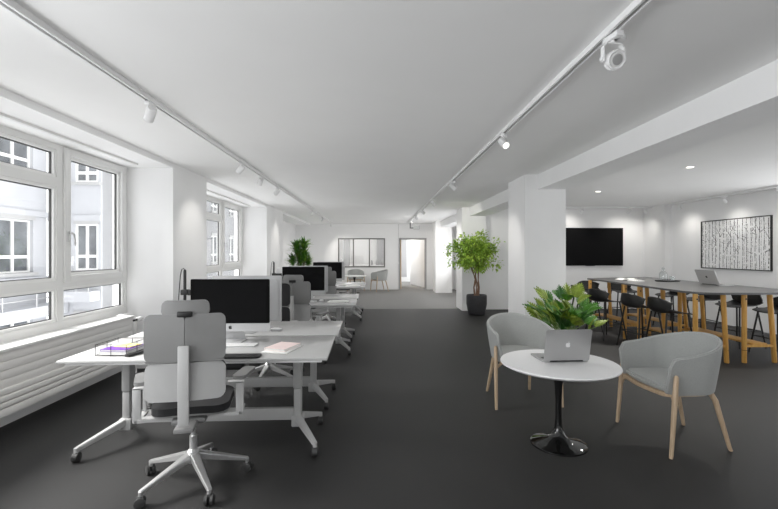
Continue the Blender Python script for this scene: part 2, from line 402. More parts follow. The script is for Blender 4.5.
rows = [(-2.6, -1.2), (.70, 2.80), (4.75, 6.3)]
cols_ = [(y, y+1.62) for y in (4.6, 8.5, 12.4, 15.98)]
w = MB(); facade_wall(w, 'y', -6, 18.3, -14.5, -14, ZL, ZT, [(a, b_, z0, z1) for a, b_ in cols_ for z0, z1 in rows])
w.box(-14, -13.93, -6, 18.3, 2.98, 3.2); w.box(-14, -13.93, -6, 18.3, .38, .50)
w.box(-14, -13.1, 12.0, 18.3, -1.05, -.62)
w.obj('wall', M['facade'], bA, False)
MB().box(-15.2, -14.5, -6, 18.3, ZL, ZT).obj('core', M['stone'], bA, False)
for a, b_ in cols_:
    for z0, z1 in rows:
        fwin.w = b_-a; fwin(bA, (-14, a, 0), (0, 1, 0), (1, 0, 0), z0, z1)
g = MB()
for zz in (-.3, -.02): g.tube([(-13.15, 12.2, zz), (-13.15, 18.2, zz)], .022)
for y in (12.2, 13.7, 15.2, 16.7, 18.2): g.tube([(-13.15, y, -.62), (-13.15, y, 0)], .02)
g.obj('balcony_railing', M['chrome'], bA)
bB = thing('building', 'pale wing standing across the end of the courtyard, its side coloured darker for shade', 'building', (0, 0, 0))
rowsb = [(-2.6, -1.2), (.75, 2.72), (4.52, 5.75)]
w = MB(); facade_wall(w, 'x', -14, -11.8, 18.4, 18.5, ZL, ZT, [(-12.86, -11.92, z0, z1) for z0, z1 in rowsb])
w.box(-14, -11.8, 18.33, 18.4, 2.85, 3.1)
w.obj('wall', M['facade'], bB, False)
w = MB()
sidecols = [(y, y+1.5) for y in (30.5, 34.2, 38)]
facade_wall(w, 'y', 18.5, 44, -12.3, -11.8, ZL, ZT, [(a, b_, z0, z1) for a, b_ in sidecols for z0, z1 in rowsb])
w.obj('side_wall', M['facade_shade'], bB, False)
MB().box(-14, -12.3, 18.9, 44, ZL, ZT).obj('core', M['stone'], bB, False)
for z0, z1 in rowsb:
    fwin.w = .94; fwin(bB, (-12.86, 18.4, 0), (1, 0, 0), (0, -1, 0), z0, z1, deep=.098)
    for a, b_ in sidecols: fwin.w = 1.5; fwin(bB, (-11.8, a, 0), (0, 1, 0), (1, 0, 0), z0, z1)
g = MB()
g.tube([(-13.0, 17.75, .28), (-11.85, 17.75, .28)], .025); g.tube([(-13.0, 17.75, .08), (-11.85, 17.75, .08)], .015)
for x in (-12.95, -12.4, -11.9): g.tube([(x, 17.75, -.12), (x, 17.75, .28)], .02)
bC = thing('balcony', 'small white balcony with steel railing on the wing across the courtyard', 'balcony', (0, 0, 0))
MB().box(-13.05, -11.8, 17.7, 18.32, -.55, -.12).obj('slab', M['facade'], bC, False); g.obj('railing', M['chrome'], bC)

# ------------------------------------------------------------------ desks
def make_desk(label):
    r = thing('office_desk', label, 'desk', (0, 0, 0))
    MB().box(-.945, .945, -.40, .40, .718, .74, .005).obj('desktop', [M['desk']], r)
    e = MB(); e.box(-.90, .90, -.375, .375, .700, .717); e.obj('under_panel', M['deskedge'], r, False)
    for sx in (-1, 1):
        l = MB(); l.box(sx*.67-.033, sx*.67+.033, -.045, .045, .40, .70, .012); l.box(sx*.67-.029, sx*.67+.029, -.04, .04, .12, .40, .010)
        l.box(sx*.67-.035, sx*.67+.035, -.26, .26, .68, .70)
        leg = l.obj('leg', M['deskmetal'], r)
        f = MB(); f.box(sx*.67-.045, sx*.67+.045, -.055, .055, .10, .19, .008)
        ends = ((sx*.848, -.335), (sx*.825, .25))
        for ex, ey in ends:
            f.bar((sx*.675, -.03 if ey < 0 else .03, .165), (ex, ey, .088), .052, .055, .036, .030, .006)
            f.tube([(ex, ey, .06), (ex, ey, .10)], .016)
        f.obj('foot', M['deskmetal'], leg)
        for ex, ey in ends:
            c = MB()
            c.tube([(ex-.022, ey, .034), (ex-.018, ey, .034), (ex+.018, ey, .034), (ex+.022, ey, .034)], [.026, .034, .034, .026], 20)
            c.box(ex-.012, ex+.012, ey-.02, ey+.02, .045, .068, .004)
            c.obj('caster', M['caster'], leg)
    MB().box(-.64, .64, -.022, .022, .145, .24, .006).obj('cross_beam', M['deskmetal'], r)
    MB().box(-.6, .6, .12, .30, .63, .70, .02).obj('cable_tray', M['black'], r)
    return r
DX, DY = .058, 3.06
desk0 = make_desk('pale desk nearest the viewer, with wire letter tray and pink notebook'); desk0.location = (-1.305, 3.43, 0); desk0.rotation_euler[2] = RAD(1.2)
dup(desk0, 'pale desk pushed against the back of the nearest desk', (-1.305, 4.275, 0), PI+RAD(1.2))
dup(desk0, 'near desk of the middle desk pair', (-1.305+DX, 3.43+DY, 0), RAD(1.2)); dup(desk0, 'back desk of the middle desk pair', (-1.305+DX, 4.275+DY, 0), PI+RAD(1.2))
dup(desk0, 'near desk of the farthest desk pair, with white papers', (-1.305+2*DX, 3.43+2*DY, 0), RAD(1.2)); dup(desk0, 'back desk of the farthest desk pair', (-1.305+2*DX, 4.275+2*DY, 0), PI+RAD(1.2))
b = MB(); b.box(-.02, .34, -.40, -.30, .655, .70, .02); o = b.obj('pencil_drawer', M['black'], desk0)
b = MB(); b.box(.385, .465, -.40, -.34, .685, .70, .004); o = b.obj('height_control', M['black'], desk0)

# ------------------------------------------------------------------ apple-shaped maker's mark
AP = [(0, .30), (.12, .36), (.26, .36), (.38, .28), (.30, .18), (.27, .05), (.31, -.07), (.42, -.15), (.36, -.30), (.25, -.44), (.13, -.47), (0, -.42), (-.13, -.47), (-.25, -.44), (-.38, -.25), (-.44, 0), (-.40, .22), (-.28, .35), (-.12, .36)]
AL = [(.02, .42), (.15, .52), (.16, .66), (.04, .57)]
def mark(mb, size, mx):
    for P in (AP, AL): mb.prism([(x*size, y*size) for x, y in P], 0, .0012, mx=mx)

# ------------------------------------------------------------------ desktop computers
def make_imac(label):
    r = thing('desktop_computer', label, 'computer', (0, 0, 0))   # faces -Y, stands on z = 0
    b = MB(); b.panel(.662, .443, .012, .014, mx=T((0, 0, .093+.2215)))
    b.panel(.60, .40, .016, .05, bx=-.006, bz=-.004, mx=T((0, .016, .31)))
    b.panel(.36, .26, .018, .06, bx=-.008, bz=-.006, mx=T((0, .030, .30)))
    body = b.obj('casing', M['imac'], r)
    s = MB(); s.panel(.662, .374, .004, .012, mx=T((0, -.0075, .536-.188))); s.obj('bezel', M['bezel'], body)
    s = MB(); s.box(-.305, .305, -.0108, -.0098, .182, .516); s.obj('screen', M['screen'], body, False)
    s = MB(); mark(s, .034, T((0, -.0062, .127)) @ R(PI/2, 'X')); s.obj('logo', M['black'], body, False)
    st = MB(); st.box(-.10, .10, -.06, .13, 0, .007, .003)
    prev = None
    st.bar((0, .115, .004), (0, .045, .27), .19, .007, .10, .007)
    st.obj('stand', M['imac'], r)
    return r
im0 = make_imac('desktop computer with black screen facing the viewer on the nearest desk'); im0.location = (-1.232, 3.60, .74)
G = 'desktop computers on the desks'; im0['group'] = G
dup(im0, 'silver back of the desktop computer standing behind the nearest black screen', (-1.245, 4.10, .74), PI, G)
dup(im0, 'desktop computer with black screen on the middle desk pair', (-1.20+DX, 3.60+DY, .74), 0, G)
dup(im0, 'silver back of the desktop computer behind the middle black screen', (-1.205+DX, 4.10+DY, .74), PI, G)
dup(im0, 'desktop computer with black screen on the farthest desk pair', (-1.232+2*DX, 3.60+2*DY, .74), 0, G)
dup(im0, 'silver back of the desktop computer on the farthest desk pair', (-1.205+2*DX, 4.10+2*DY, .74), PI, G)

def make_kbd(label):
    r = thing('keyboard', label, 'keyboard', (0, 0, 0))
    MB().panel(.42, .115, .008, .012, mx=T((0, 0, .005)) @ R(PI/2, 'X')).obj('keyboard_base', M['imac'], r)
    k = MB()
    for j in range(5):
        for i in range(16):
            if j == 0 and 3 < i < 9: continue
            x = -.197+i*.0263; k.box(x-.0115, x+.0115, -.048+j*.0222-.009, -.048+j*.0222+.009, .009, .0115)
        if j == 0: k.box(-.197+4*.0263-.0115, -.197+8*.0263+.0115, -.057, -.039, .009, .0115)
    k.obj('keys', M['key'], r, False); return r
kb0 = make_kbd('slim white keyboard in front of the nearest black screen'); kb0.location = (-1.187, 3.46, .74); kb0['group'] = 'keyboards'
dup(kb0, 'slim white keyboard on the near desk of the middle pair', (-1.187+DX, 3.46+DY, .74), 0, 'keyboards')
dup(kb0, 'slim white keyboard on the near desk of the farthest pair', (-1.187+2*DX, 3.46+2*DY, .74), 0, 'keyboards')
def make_mouse(label):
    r = thing('computer_mouse', label, 'mouse', (0, 0, 0))
    MB().panel(.062, .112, .018, .03, mx=T((0, 0, .010)) @ R(PI/2, 'X')).obj('mouse_base', M['greydoor'], r)
    m = MB(); m.panel(.060, .110, .012, .03, bx=-.006, bz=-.007, mx=T((0, 0, .026)) @ R(-PI/2, 'X') @ R(PI, 'Z')); m.obj('mouse_shell', M['white'], r); return r
ms0 = make_mouse('white mouse on the second desk, right of the silver computer back'); ms0.location = (-.965, 4.10, .74); ms0.rotation_euler[2] = 1.4; ms0['group'] = 'mice'
dup(ms0, 'white mouse beside the keyboard in front of the middle screen', (-.90+DX, 3.47+DY, .74), 0, 'mice')

# monitor-arm posts with a cable loop
def make_post(label):
    r = thing('monitor_arm', label, 'monitor arm', (0, 0, 0))
    b = MB(); b.tube([(0, 0, 0), (0, 0, .012)], .05, 24); b.tube([(0, 0, .01), (0, 0, .59), (0, 0, .60)], [.013, .013, .009], 14); b.obj('post', M['black'], r)
    b = MB(); b.box(-.03, .035, -.03, .03, .365, .415, .006); b.box(.03, .13, -.022, .022, .362, .412, .008); b.obj('arm', M['black'], r)
    b = MB(); b.tube([(.085, .03, .45), (.085, .05, .45), (.085, .07, .45)], [.05, .058, .04], 24); b.obj('joint_cover', M['white'], r)
    b = MB(); b.tube([(0, 0, .595), (-.012, 0, .612), (-.03, 0, .60), (-.042, 0, .54), (-.055, 0, .36), (-.06, 0, .2), (-.05, 0, .02)], .0045, 8); b.obj('cable', M['black'], r)
    return r
p0 = make_post('black monitor arm post with looping cable behind the nearest screen'); p0.location = (-1.78, 3.97, .74); p0['group'] = 'monitor arms'
dup(p0, 'black monitor arm post with looping cable left of the middle screen', (-1.70, 7.05, .74), 0, 'monitor arms')

# things on the near desk
r = thing('letter_tray', 'black wire letter tray on the left end of the nearest desk', 'letter tray', (-1.93, 3.255, .74), RAD(-3))
b = MB(); W2, D2 = .115, .125
for z in (.008, .085):
    b.tube([(-W2, -D2, z), (W2, -D2, z), (W2, D2, z), (-W2, D2, z), (-W2, -D2, z)], .0022, 6)
for x, y in ((-W2, -D2), (W2, -D2), (W2, D2), (-W2, D2), (0, -D2), (0, D2), (-W2, 0), (W2, 0)): b.tube([(x, y, .002), (x, y, .087)], .0022, 6)
for i in range(7): b.tube([(-W2+.033*(i+.5), -D2, .006), (-W2+.033*(i+.5), D2, .006)], .0016, 6)
b.obj('wire_frame', M['black'], r)
def block(name, x0, x1, y0, y1, z0, z1, m, loc, rz, label, cat, pages=None):
    r = thing(name, label, cat, loc, rz)
    MB().box(x0, x1, y0, y1, z0, z1, .0015).obj('cover', m, r)
    return r
def book(name, w_, d_, t_, m, loc, rz, label, cat='book', group=None):
    r = thing(name, label, cat, loc, rz, group)
    c = MB(); c.box(-w_/2, w_/2, -d_/2, d_/2, 0, .002); c.box(-w_/2, w_/2, -d_/2, d_/2, t_-.002, t_); c.box(-w_/2, -w_/2+.002, -d_/2, d_/2, .002, t_-.002)
    c.obj('cover', m, r, False)
    MB().box(-w_/2+.002, w_/2-.003, -d_/2+.003, d_/2-.003, .002, t_-.002).obj('pages', M['paper'], r, False)
    return r
book('binder', .205, .22, .022, M['paper'], (-1.925, 3.25, .749), RAD(-3), 'white binder lying at the bottom of the wire letter tray', 'binder')
book('folder', .200, .215, .014, M['purple'], (-1.92, 3.25, .772), RAD(-6), 'purple folder lying in the wire letter tray', 'folder')
o = MB().box(-.07, .07, -.06, .06, 0, .006, .001).obj('note_pad', M['yellow']); o.location = (-1.90, 3.28, .787); o.rotation_euler[2] = RAD(-14)
tag(o, 'pale yellow note pad on top of the purple folder', 'note pad')
o = MB().box(-.07, .02, -.05, .05, 0, .004).obj('paper_sheet', M['paper']); o.location = (-1.965, 3.30, .787); o.rotation_euler[2] = RAD(-4); tag(o, 'small white sheet beside the yellow note pad', 'paper')
o = MB().box(-.022, .022, -.10, .10, 0, .018, .004).obj('phone', M['black']); o.location = (-1.775, 3.20, .741); o.rotation_euler[2] = RAD(-20)
tag(o, 'slim black phone lying beside the wire letter tray', 'phone')
o = MB().box(-.105, .105, -.148, .148, 0, .006, .001).obj('paper_stack', M['paper']); o.location = (-.735, 3.325, .741); o.rotation_euler[2] = RAD(-14); tag(o, 'stack of white paper under the pink notebook', 'paper stack')
o = MB().panel(.42, .11, .012, .03, mx=T((0, 0, .006)) @ R(PI/2, 'X')).obj('wrist_rest', M['black']); o.location = (-1.05, 3.085, .7405); o.rotation_euler[2] = RAD(1.2); tag(o, 'dark wrist rest along the front edge of the nearest desk', 'wrist rest')
book('notebook', .18, .24, .018, M['pink'], (-.735, 3.345, .748), RAD(-20), 'pale pink notebook on white paper on the nearest desk', 'notebook')
for k in (1, 2):
    o = MB().box(-.15, .15, -.10, .10, 0, .012, .001).box(-.10, .16, -.09, .09, .0125, .018).obj('paper_stack', M['paper']); o.location = (-.64+k*DX, 3.40+k*DY, .741); o.rotation_euler[2] = RAD(-6)
    tag(o, ('', 'white papers on the right end of the middle desk', 'white papers on the right end of the farthest desk')[k], 'paper stack', 'paper stacks on the desks')

# ------------------------------------------------------------------ office chairs (face -Y)
def make_office_chair(label, a0):
    r = thing('office_chair', label, 'office chair', (0, 0, 0), 0, 'office chairs')
    b = MB(); b.lathe([(.030, .125), (.038, .13), (.038, .20), (.026, .215)], seg=20)
    for k in range(5):
        a = a0+k*2*PI/5; d = (math.cos(a), math.sin(a))
        b.bar((d[0]*.02, d[1]*.02, .172), (d[0]*.345, d[1]*.345, .084), .056, .048, .028, .022, .005)
        b.tube([(d[0]*.335, d[1]*.335, .055), (d[0]*.335, d[1]*.335, .088)], .013)
    base = b.obj('star_base', M['alu'], r)
    for k in range(5):
        a = a0+k*2*PI/5; d = Vector((math.cos(a), math.sin(a), 0)); t = Vector((-d.y, d.x, 0)).lerp(d, .4).normalized(); c = MB(); p = d*.34+Vector((0, 0, .031))
        for s in (-1, 1): c.tube([p+t*s*.006, p+t*s*.009, p+t*s*.024, p+t*s*.027], [.024, .031, .031, .024], 18)
        c.box(-.012, .012, -.012, .012, -.01, .034, .003, mx=T(p)); c.obj('caster', M['caster'], base)
    b = MB(); b.tube([(0, 0, .20), (0, 0, .30)], .024, 16); b.tube([(0, 0, .29), (0, 0, .43)], .015, 16); b.obj('gas_column', M['alu'], r)
    b = MB(); b.box(-.10, .10, -.12, .15, .425, .462, .012); b.box(-.055, .055, .12, .285, .425, .455, .008); b.obj('mechanism', M['shell'], r)
    b = MB(); b.box(.08, .24, -.01, .015, .452, .462, .004); b.obj('lever', M['black'], r)
    b = MB(); b.panel(.46, .42, .016, .10, bx=.008, mx=T((0, -.06, .488)) @ R(-PI/2, 'X')); b.obj('seat_pan', M['shell'], r)
    b = MB(); b.panel(.465, .43, .046, .10, bx=.010, bz=.006, mx=T((0, -.06, .522)) @ R(-PI/2, 'X')); b.obj('seat', M['fab'], r)
    # upper back: two half shells with a seam, lower back panel, dark front cushion
    b = MB()
    for s in (-1, 1): b.panel(.229, .285, .016, .038, bx=.0, bz=-.004, mx=T((s*.1140, .232, .985)) @ R(s*RAD(-7), 'Z'))
    b.box(-.22, .22, .215, .236, .838, .848); b.obj('backrest', M['shell'], r)
    b = MB(); b.panel(.455, .225, .014, .045, bx=-.03, mx=T((0, .240, .722)) @ R(RAD(5), 'X')); b.obj('lumbar_panel', M['shell2'], r)
    b = MB(); b.panel(.45, .275, .022, .05, bx=-.028, mx=T((0, .22, .985))); b.panel(.45, .22, .022, .05, bx=-.03, mx=T((0, .215, .728)) @ R(RAD(5), 'X'));
    b.obj('back_cushion', M['fab'], r)
    b = MB(); b.box(-.031, .031, .268, .288, .47, .945, .006); b.box(-.012, .012, .245, .27, .80, .90); b.obj('spine', M['offwhite'], r)
    b = MB(); b.box(-.042, .042, .235, .262, 1.112, 1.145, .006); b.box(-.012, .012, .232, .245, 1.08, 1.115); b.obj('headrest_bracket', M['black'], r)
    b = MB(); b.panel(.275, .092, .022, .03, bx=-.02, mx=T((0, .232, 1.165)), taper=.06); b.obj('headrest', M['shell'], r)
    for s in (-1, 1):
        b = MB(); x = s*.300
        b.bar((s*.09, .06, .455), (s*.30, .10, .462), .06, .018)
        b.box(x-.024, x+.024, .10, .116, .45, .665, .004); b.box(x-.012, x+.012, -.05, -.036, .47, .66, .003)
        b.box(x-.024, x+.024, -.05, .116, .652, .666, .004); b.box(x-.02, x+.02, -.05, .116, .452, .468, .004)
        b.box(min(x, x-s*.075), max(x, x-s*.075), .075, .116, .655, .668, .004)
        arm = b.obj('armrest', M['offwhite'], r)
        p = MB(); p.panel(.085, .25, .022, .035, mx=T((x+s*.015, -.04, .680)) @ R(PI/2, 'X') @ R(s*.25, 'Y')); p.obj('arm_pad', M['shell'], arm)
    return r
ch0 = make_office_chair('grey high-backed swivel chair nearest the viewer, seen from behind', RAD(92+180-12))
ch0.location = (-1.20, 2.80, 0); ch0.rotation_euler[2] = PI+RAD(12)
GC = 'office chairs'
dup(ch0, 'swivel chair facing the viewer beyond the nearest pair of desks', (-1.26, 4.95, 0), RAD(4), GC)
dup(ch0, 'grey swivel chair seen from behind at the near desk of the middle pair', (-1.04, 5.68, 0), PI-RAD(8), GC)
dup(ch0, 'swivel chair facing the viewer beyond the middle pair of desks', (-1.25, 8.12, 0), RAD(-5), GC)
dup(ch0, 'grey swivel chair seen from behind at the near desk of the farthest pair', (-1.00, 8.75, 0), PI-RAD(8), GC)

# ------------------------------------------------------------------ lounge chairs (face -Y)
def make_lounge(label):
    r = thing('lounge_chair', label, 'armchair', (0, 0, 0), 0, 'lounge chairs')
    # barrel shell: U-shaped path from the left arm front round the back to the right arm front
    hw, fy, by = .325, -.285, .325; N = 44; t = .032
    path = []
    straight = .27; rad = hw
    L1 = straight; A = PI*rad
    ys = by-rad
    for i in range(N+1):
        s = (2*L1+A)*i/N
        if s < L1: p, n = Vector((-hw, ys-L1+s, 0)), Vector((-1, 0, 0))
        elif s > L1+A: p, n = Vector((hw, ys-(s-L1-A), 0)), Vector((1, 0, 0))
        else:
            a = PI-(s-L1)/rad; p, n = Vector((rad*math.cos(a), ys+rad*math.sin(a), 0)), Vector((math.cos(a), math.sin(a), 0))
        path.append((p, n, i/N))
    b = bmesh.new(); nz = 9; V = {}
    for i, (p, n, u) in enumerate(path):
        q = abs(u-.5)*2                            # 1 at arm fronts, 0 at the back centre
        zt = .735+.125*(.5+.5*math.cos(PI*min(1, q*1.0)))
        zb = .435
        e = min(u, 1-u)*(2*L1+A)
        if e < .07: zt -= .07-math.sqrt(max(0, .07**2-(.07-e)**2)); zb += .03*(1-e/.07)
        for k in range(nz+1):
            f_ = k/nz; z = zb+(zt-zb)*f_
            fl = -.035*(1-f_)**1.5+.018*f_
            for sd in (0, 1):
                V[i, k, sd] = b.verts.new(p+n*(fl-(t if sd else 0))+Vector((0, 0, z)))
    for i in range(N):
        for k in range(nz):
            for sd in (0, 1): b.faces.new([V[i, k, sd], V[i+1, k, sd], V[i+1, k+1, sd], V[i, k+1, sd]])
        for k in (0, nz): b.faces.new([V[i, k, 0], V[i+1, k, 0], V[i+1, k, 1], V[i, k, 1]])
    for k in range(nz):
        for i in (0, N): b.faces.new([V[i, k, 0], V[i, k+1, 0], V[i, k+1, 1], V[i, k, 1]])
    bmesh.ops.recalc_face_normals(b, faces=b.faces)
    bmesh.ops.bevel(b, geom=[e for e in b.edges if e.calc_face_angle(0) > 1.0], offset=.010, segments=3, affect='EDGES')
    mb = MB(); mb._merge(b); mb.obj('shell', M['gfab'], r)
    def dshape(hw_, f0, b0):
        pts = [(-hw_, f0+.05), (-hw_+.03, f0+.01)]+[(-hw_+.03+(2*hw_-.06)*i/8, f0+.01-.035*math.sin(PI*i/8)) for i in range(1, 8)]+[(hw_-.03, f0+.01), (hw_, f0+.05)]
        rr = hw_
        for i in range(13):
            a = PI*i/12; pts.append((rr*math.cos(a), b0-rr+rr*math.sin(a)))
        return pts
    MB().prism(dshape(.288, -.285, .275), .432, .462, .008).obj('seat_frame', M['oak'], r)
    MB().prism(dshape(.272, -.268, .262), .463, .515, .018).obj('seat_cushion', M['gfab'], r)
    for s in (-1, 1):
        l = MB(); l.tube([(s*.352, -.275, 0), (s*.352, -.27, .02), (s*.345, -.235, .44), (s*.342, -.222, .60), (s*.341, -.221, .612)], [.013, .015, .021, .017, .008], 14); l.obj('leg', M['oak'], r)
        l = MB(); l.tube([(s*.255, .30, 0), (s*.25, .292, .02), (s*.215, .20, .38), (s*.20, .17, .434)], [.013, .015, .021, .021], 14); l.obj('leg', M['oak'], r)
        l = MB(); l.tube([(s*.347, -.245, .33), (s*.33, -.225, .40), (s*.27, -.20, .432)], [.012, .014, .014], 12); l.obj('brace', M['oak'], r)
    r.scale = (.94, .94, .98)
    return r
lc0 = make_lounge('light grey armchair right of the round table, seen from the side'); lc0.location = (2.395, 3.325, 0); lc0.rotation_euler[2] = RAD(-89)
dup(lc0, 'light grey armchair left of the round table, open towards the viewer', (1.46, 4.25, 0), RAD(4), 'lounge chairs')
dup(lc0, 'small far grey armchair seen side on against the end wall', (.14, 16.2, 0), RAD(-70), 'lounge chairs')
dup(lc0, 'small far grey armchair behind the far white table', (-.80, 16.55, 0), RAD(6), 'lounge chairs')

# ------------------------------------------------------------------ round tables
def make_round(label, rad=.442):
    r = thing('round_table', label, 'table', (0, 0, 0))
    MB().lathe([(rad-.03, .612), (rad-.004, .626), (rad, .632), (rad-.004, .64), (0, .64)], seg=72).obj('tabletop', M['tabletop'], r)
    MB().lathe([(.0, .606), (.13, .606), (.10, .600), (.05, .56), (.03, .47), (.0235, .34), (.024, .22), (.031, .13), (.052, .075), (.09, .050), (.14, .032), (.19, .020), (.210, .011), (.212, .0), (0, 0)][::-1], seg=56).obj('pedestal', M['gloss'], r)
    return r
rt = make_round('white round table on a gloss black pedestal with an open laptop'); rt.location = (1.43, 3.25, 0)
dup(rt, 'small far white round table near the internal window', (-.80, 15.6, 0))

# ------------------------------------------------------------------ laptops (lid back faces -Y, keyboard towards +Y)
def make_laptop(label, tilt, w_=.365, d_=.255, logo='white'):
    r = thing('laptop', label, 'laptop', (0, 0, 0))
    b = MB(); b.panel(w_, d_, .012, .014, mx=T((0, d_/2+.012, .007)) @ R(PI/2, 'X')); base = b.obj('laptop_base', M['laptop'], r)
    k = MB(); k.box(-w_*.42, w_*.42, .03, d_*.52, .0132, .0142); k.obj('keyboard_keys', M['black'], base, False)
    k = MB(); k.box(-.05, .05, d_*.6, d_*.95, .0132, .0138); k.obj('trackpad', M['shell2'], base, False)
    mx = T((0, .006, .014)) @ R(tilt, 'X')
    l = MB(); l.panel(w_, d_, .007, .014, mx=mx @ T((0, 0, d_/2))); lid = l.obj('lid', M['laptop'], r)
    s = MB(); s.panel(w_-.012, d_-.014, .0012, .01, mx=mx @ T((0, .004, d_/2))); s.obj('screen', M['screen'], lid)
    g = MB(); mark(g, .042, mx @ T((0, -.0035, d_*.52)) @ R(PI/2, 'X')); g.obj('logo', M['white'] if logo == 'white' else M['black'], lid, False)
    h = MB(); h.tube([(-w_*.36, .004, .012), (w_*.36, .004, .012)], .006, 10); h.obj('hinge', M['black'], r)
    return r
lp = make_laptop('silver laptop with white fruit mark open on the round table', RAD(11)); lp.location = (1.488, 3.235, .64); lp.rotation_euler[2] = RAD(2)
lp2 = make_laptop('silver laptop with dark fruit mark open on the bar table', RAD(24), logo='black'); lp2.location = (5.43, 6.68, .97); lp2.rotation_euler[2] = RAD(-84)

# ------------------------------------------------------------------ bar table and stools
r = thing('bar_table', 'long high grey-topped table on golden oak legs', 'table', (0, 0, 0), 0)
def rrect(x0, x1, y0, y1, rads):
    pts = []
    for (cx, cy, a, rr) in ((x0, y0, PI, rads[0]), (x1, y0, 1.5*PI, rads[1]), (x1, y1, 0, rads[2]), (x0, y1, .5*PI, rads[3])):
        ox = cx+(rr if cx == x0 else -rr); oy = cy+(rr if cy == y0 else -rr)
        for i in range(9): pts.append((ox+rr*math.cos(a+PI/2*i/8), oy+rr*math.sin(a+PI/2*i/8)))
    return pts
MB().prism([(x+.1*max(0, y-5.7)/2.9*(5.86-x)/1.6, y-.42*max(0, y-8.)/.92*(5.86-x)/1.6+.06) for x, y in rrect(4.24, 5.86, 5.32, 8.92, (.34, .34, .12, .05))], .942, .97, .004).obj('tabletop', M['bartop'], r)
for y in (5.56, 6.77, 7.17, 8.36):
    sg = 0
    for xa, xb, bolt in ((4.325, 4.325, True), (4.71, 4.76, False), (5.005, 5.005, True), (5.36, 5.43, False)):
        l = MB(); l.tube([(xb, y, 0), (xb, y, .01), (xa, y, .94)], [.026, .030, .032], 14); lo = l.obj('leg', M['oak2'], r)
        if bolt:
            q = MB(); q.tube([(xa, y-.034, .87), (xa, y-.026, .87)], .011, 14); q.obj('bolt', M['black'], lo)
        q = MB(); q.tube([(xb, y, .17), (xb, y, .176)], .0315, 14); q.obj('ring', M['black'], lo)
    for xa, xb in ((4.325, 4.72), (5.005, 5.37)):
        MB().box(xa, xb, y-.02, y+.02, .925, .941).obj('top_rail', M['black'], r, False)
        MB().box(xa, xb+.05, y-.018, y+.018, .215, .245).obj('low_rail', M['oak2'], r, False)
for y0, y1 in ((5.56, 6.77), (7.17, 8.36)):
    for xa in (4.55, 5.2):
        MB().box(xa-.11, xa+.11, y0-.02, y1+.02, .247, .268, .004).obj('footboard', M['oak2'], r)
def make_stool(label):
    r = thing('bar_stool', label, 'bar stool', (0, 0, 0), 0, 'bar stools')      # faces -Y
    # seat shell: flat seat rising at the back into a low wrap-round backrest
    b = bmesh.new(); nu, nv = 16, 12; V = {}
    for j in range(nv+1):
        v = j/nv
        for i in range(nu+1):
            u = i/nu*2-1
            if v < .6:
                y = -.20+.36*v/.6; hw_ = .20+.025*v/.6; x = u*hw_; z = .665-.012*(1-u*u)+.004*abs(u)**3
                if v < .15: z -= .02*(1-v/.15)**2
                y += .03*(u*u)*(1-v/.6)*1.0
                if v > .3: z += .055*((v-.3)/.3)**2*abs(u)**3
            else:
                w_ = (v-.6)/.4; hw_ = .225; x = u*hw_*(1+.03*w_)
                y = .16+.045*math.sin(w_*PI/2)-.10*abs(u)**2.4*(.3+.7*w_)
                z = .653+.215*w_*(1-.30*abs(u)**2.5)+.055*abs(u)**3*(1-w_)
            for sd in (0, 1):
                dn = Vector((0, -.2 if v < .6 else 1, -1 if v < .6 else -.3)).normalized()*.012
                V[i, j, sd] = b.verts.new(Vector((x, y, z))+(dn if sd else Vector()))
    for i in range(nu):
        for j in range(nv):
            for sd in (0, 1): b.faces.new([V[i, j, sd], V[i+1, j, sd], V[i+1, j+1, sd], V[i, j+1, sd]])
        for j in (0, nv): b.faces.new([V[i, j, 0], V[i+1, j, 0], V[i+1, j, 1], V[i, j, 1]])
    for j in range(nv):
        for i in (0, nu): b.faces.new([V[i, j, 0], V[i, j+1, 0], V[i, j+1, 1], V[i, j, 1]])
    m = MB(); m._merge(b); m.obj('seat', M['black'], r)
    for sx in (-1, 1):
        for sy in (-1, 1):
            l = MB(); l.tube([(sx*.215, sy*.20, 0), (sx*.15, sy*.13, .645)], .0115, 10); l.obj('leg', M['blackm'], r)
    q = .187; f = MB(); f.tube([(-q, -.173, .26), (q, -.173, .26), (q, .173, .26), (-q, .173, .26), (-q, -.173, .26)], .008, 8); f.obj('footrest', M['blackm'], r)
    r.scale = (1.14, 1.14, 1)
    return r
st0 = make_stool('black bar stool nearest on the left side of the bar table'); st0.location = (4.20, 5.89, 0); st0.rotation_euler[2] = RAD(88)
GS = 'bar stools'
dup(st0, 'black bar stool second from the near end on the left of the bar table', (4.15, 6.46, 0), RAD(95), GS)
dup(st0, 'black bar stool third from the near end on the left of the bar table', (4.03, 7.27, 0), RAD(100), GS)
dup(st0, 'black bar stool farthest along the left side of the bar table', (4.07, 8.06, 0), RAD(84), GS)
dup(st0, 'black bar stool at the left of the far end of the bar table', (4.74, 9.10, 0), RAD(4), GS)
dup(st0, 'black bar stool at the right of the far end of the bar table', (5.46, 9.14, 0), RAD(-4), GS)
dup(st0, 'black bar stool nearest on the right side, below the tree print', (5.86, 5.93, 0), RAD(-90), GS)
dup(st0, 'black bar stool on the right side just beyond the laptop', (5.86, 6.62, 0), RAD(-86), GS)
dup(st0, 'black bar stool third along the right side of the bar table', (5.92, 7.42, 0), RAD(-92), GS)
dup(st0, 'black bar stool farthest along the right side of the bar table', (5.92, 8.22, 0), RAD(-88), GS)

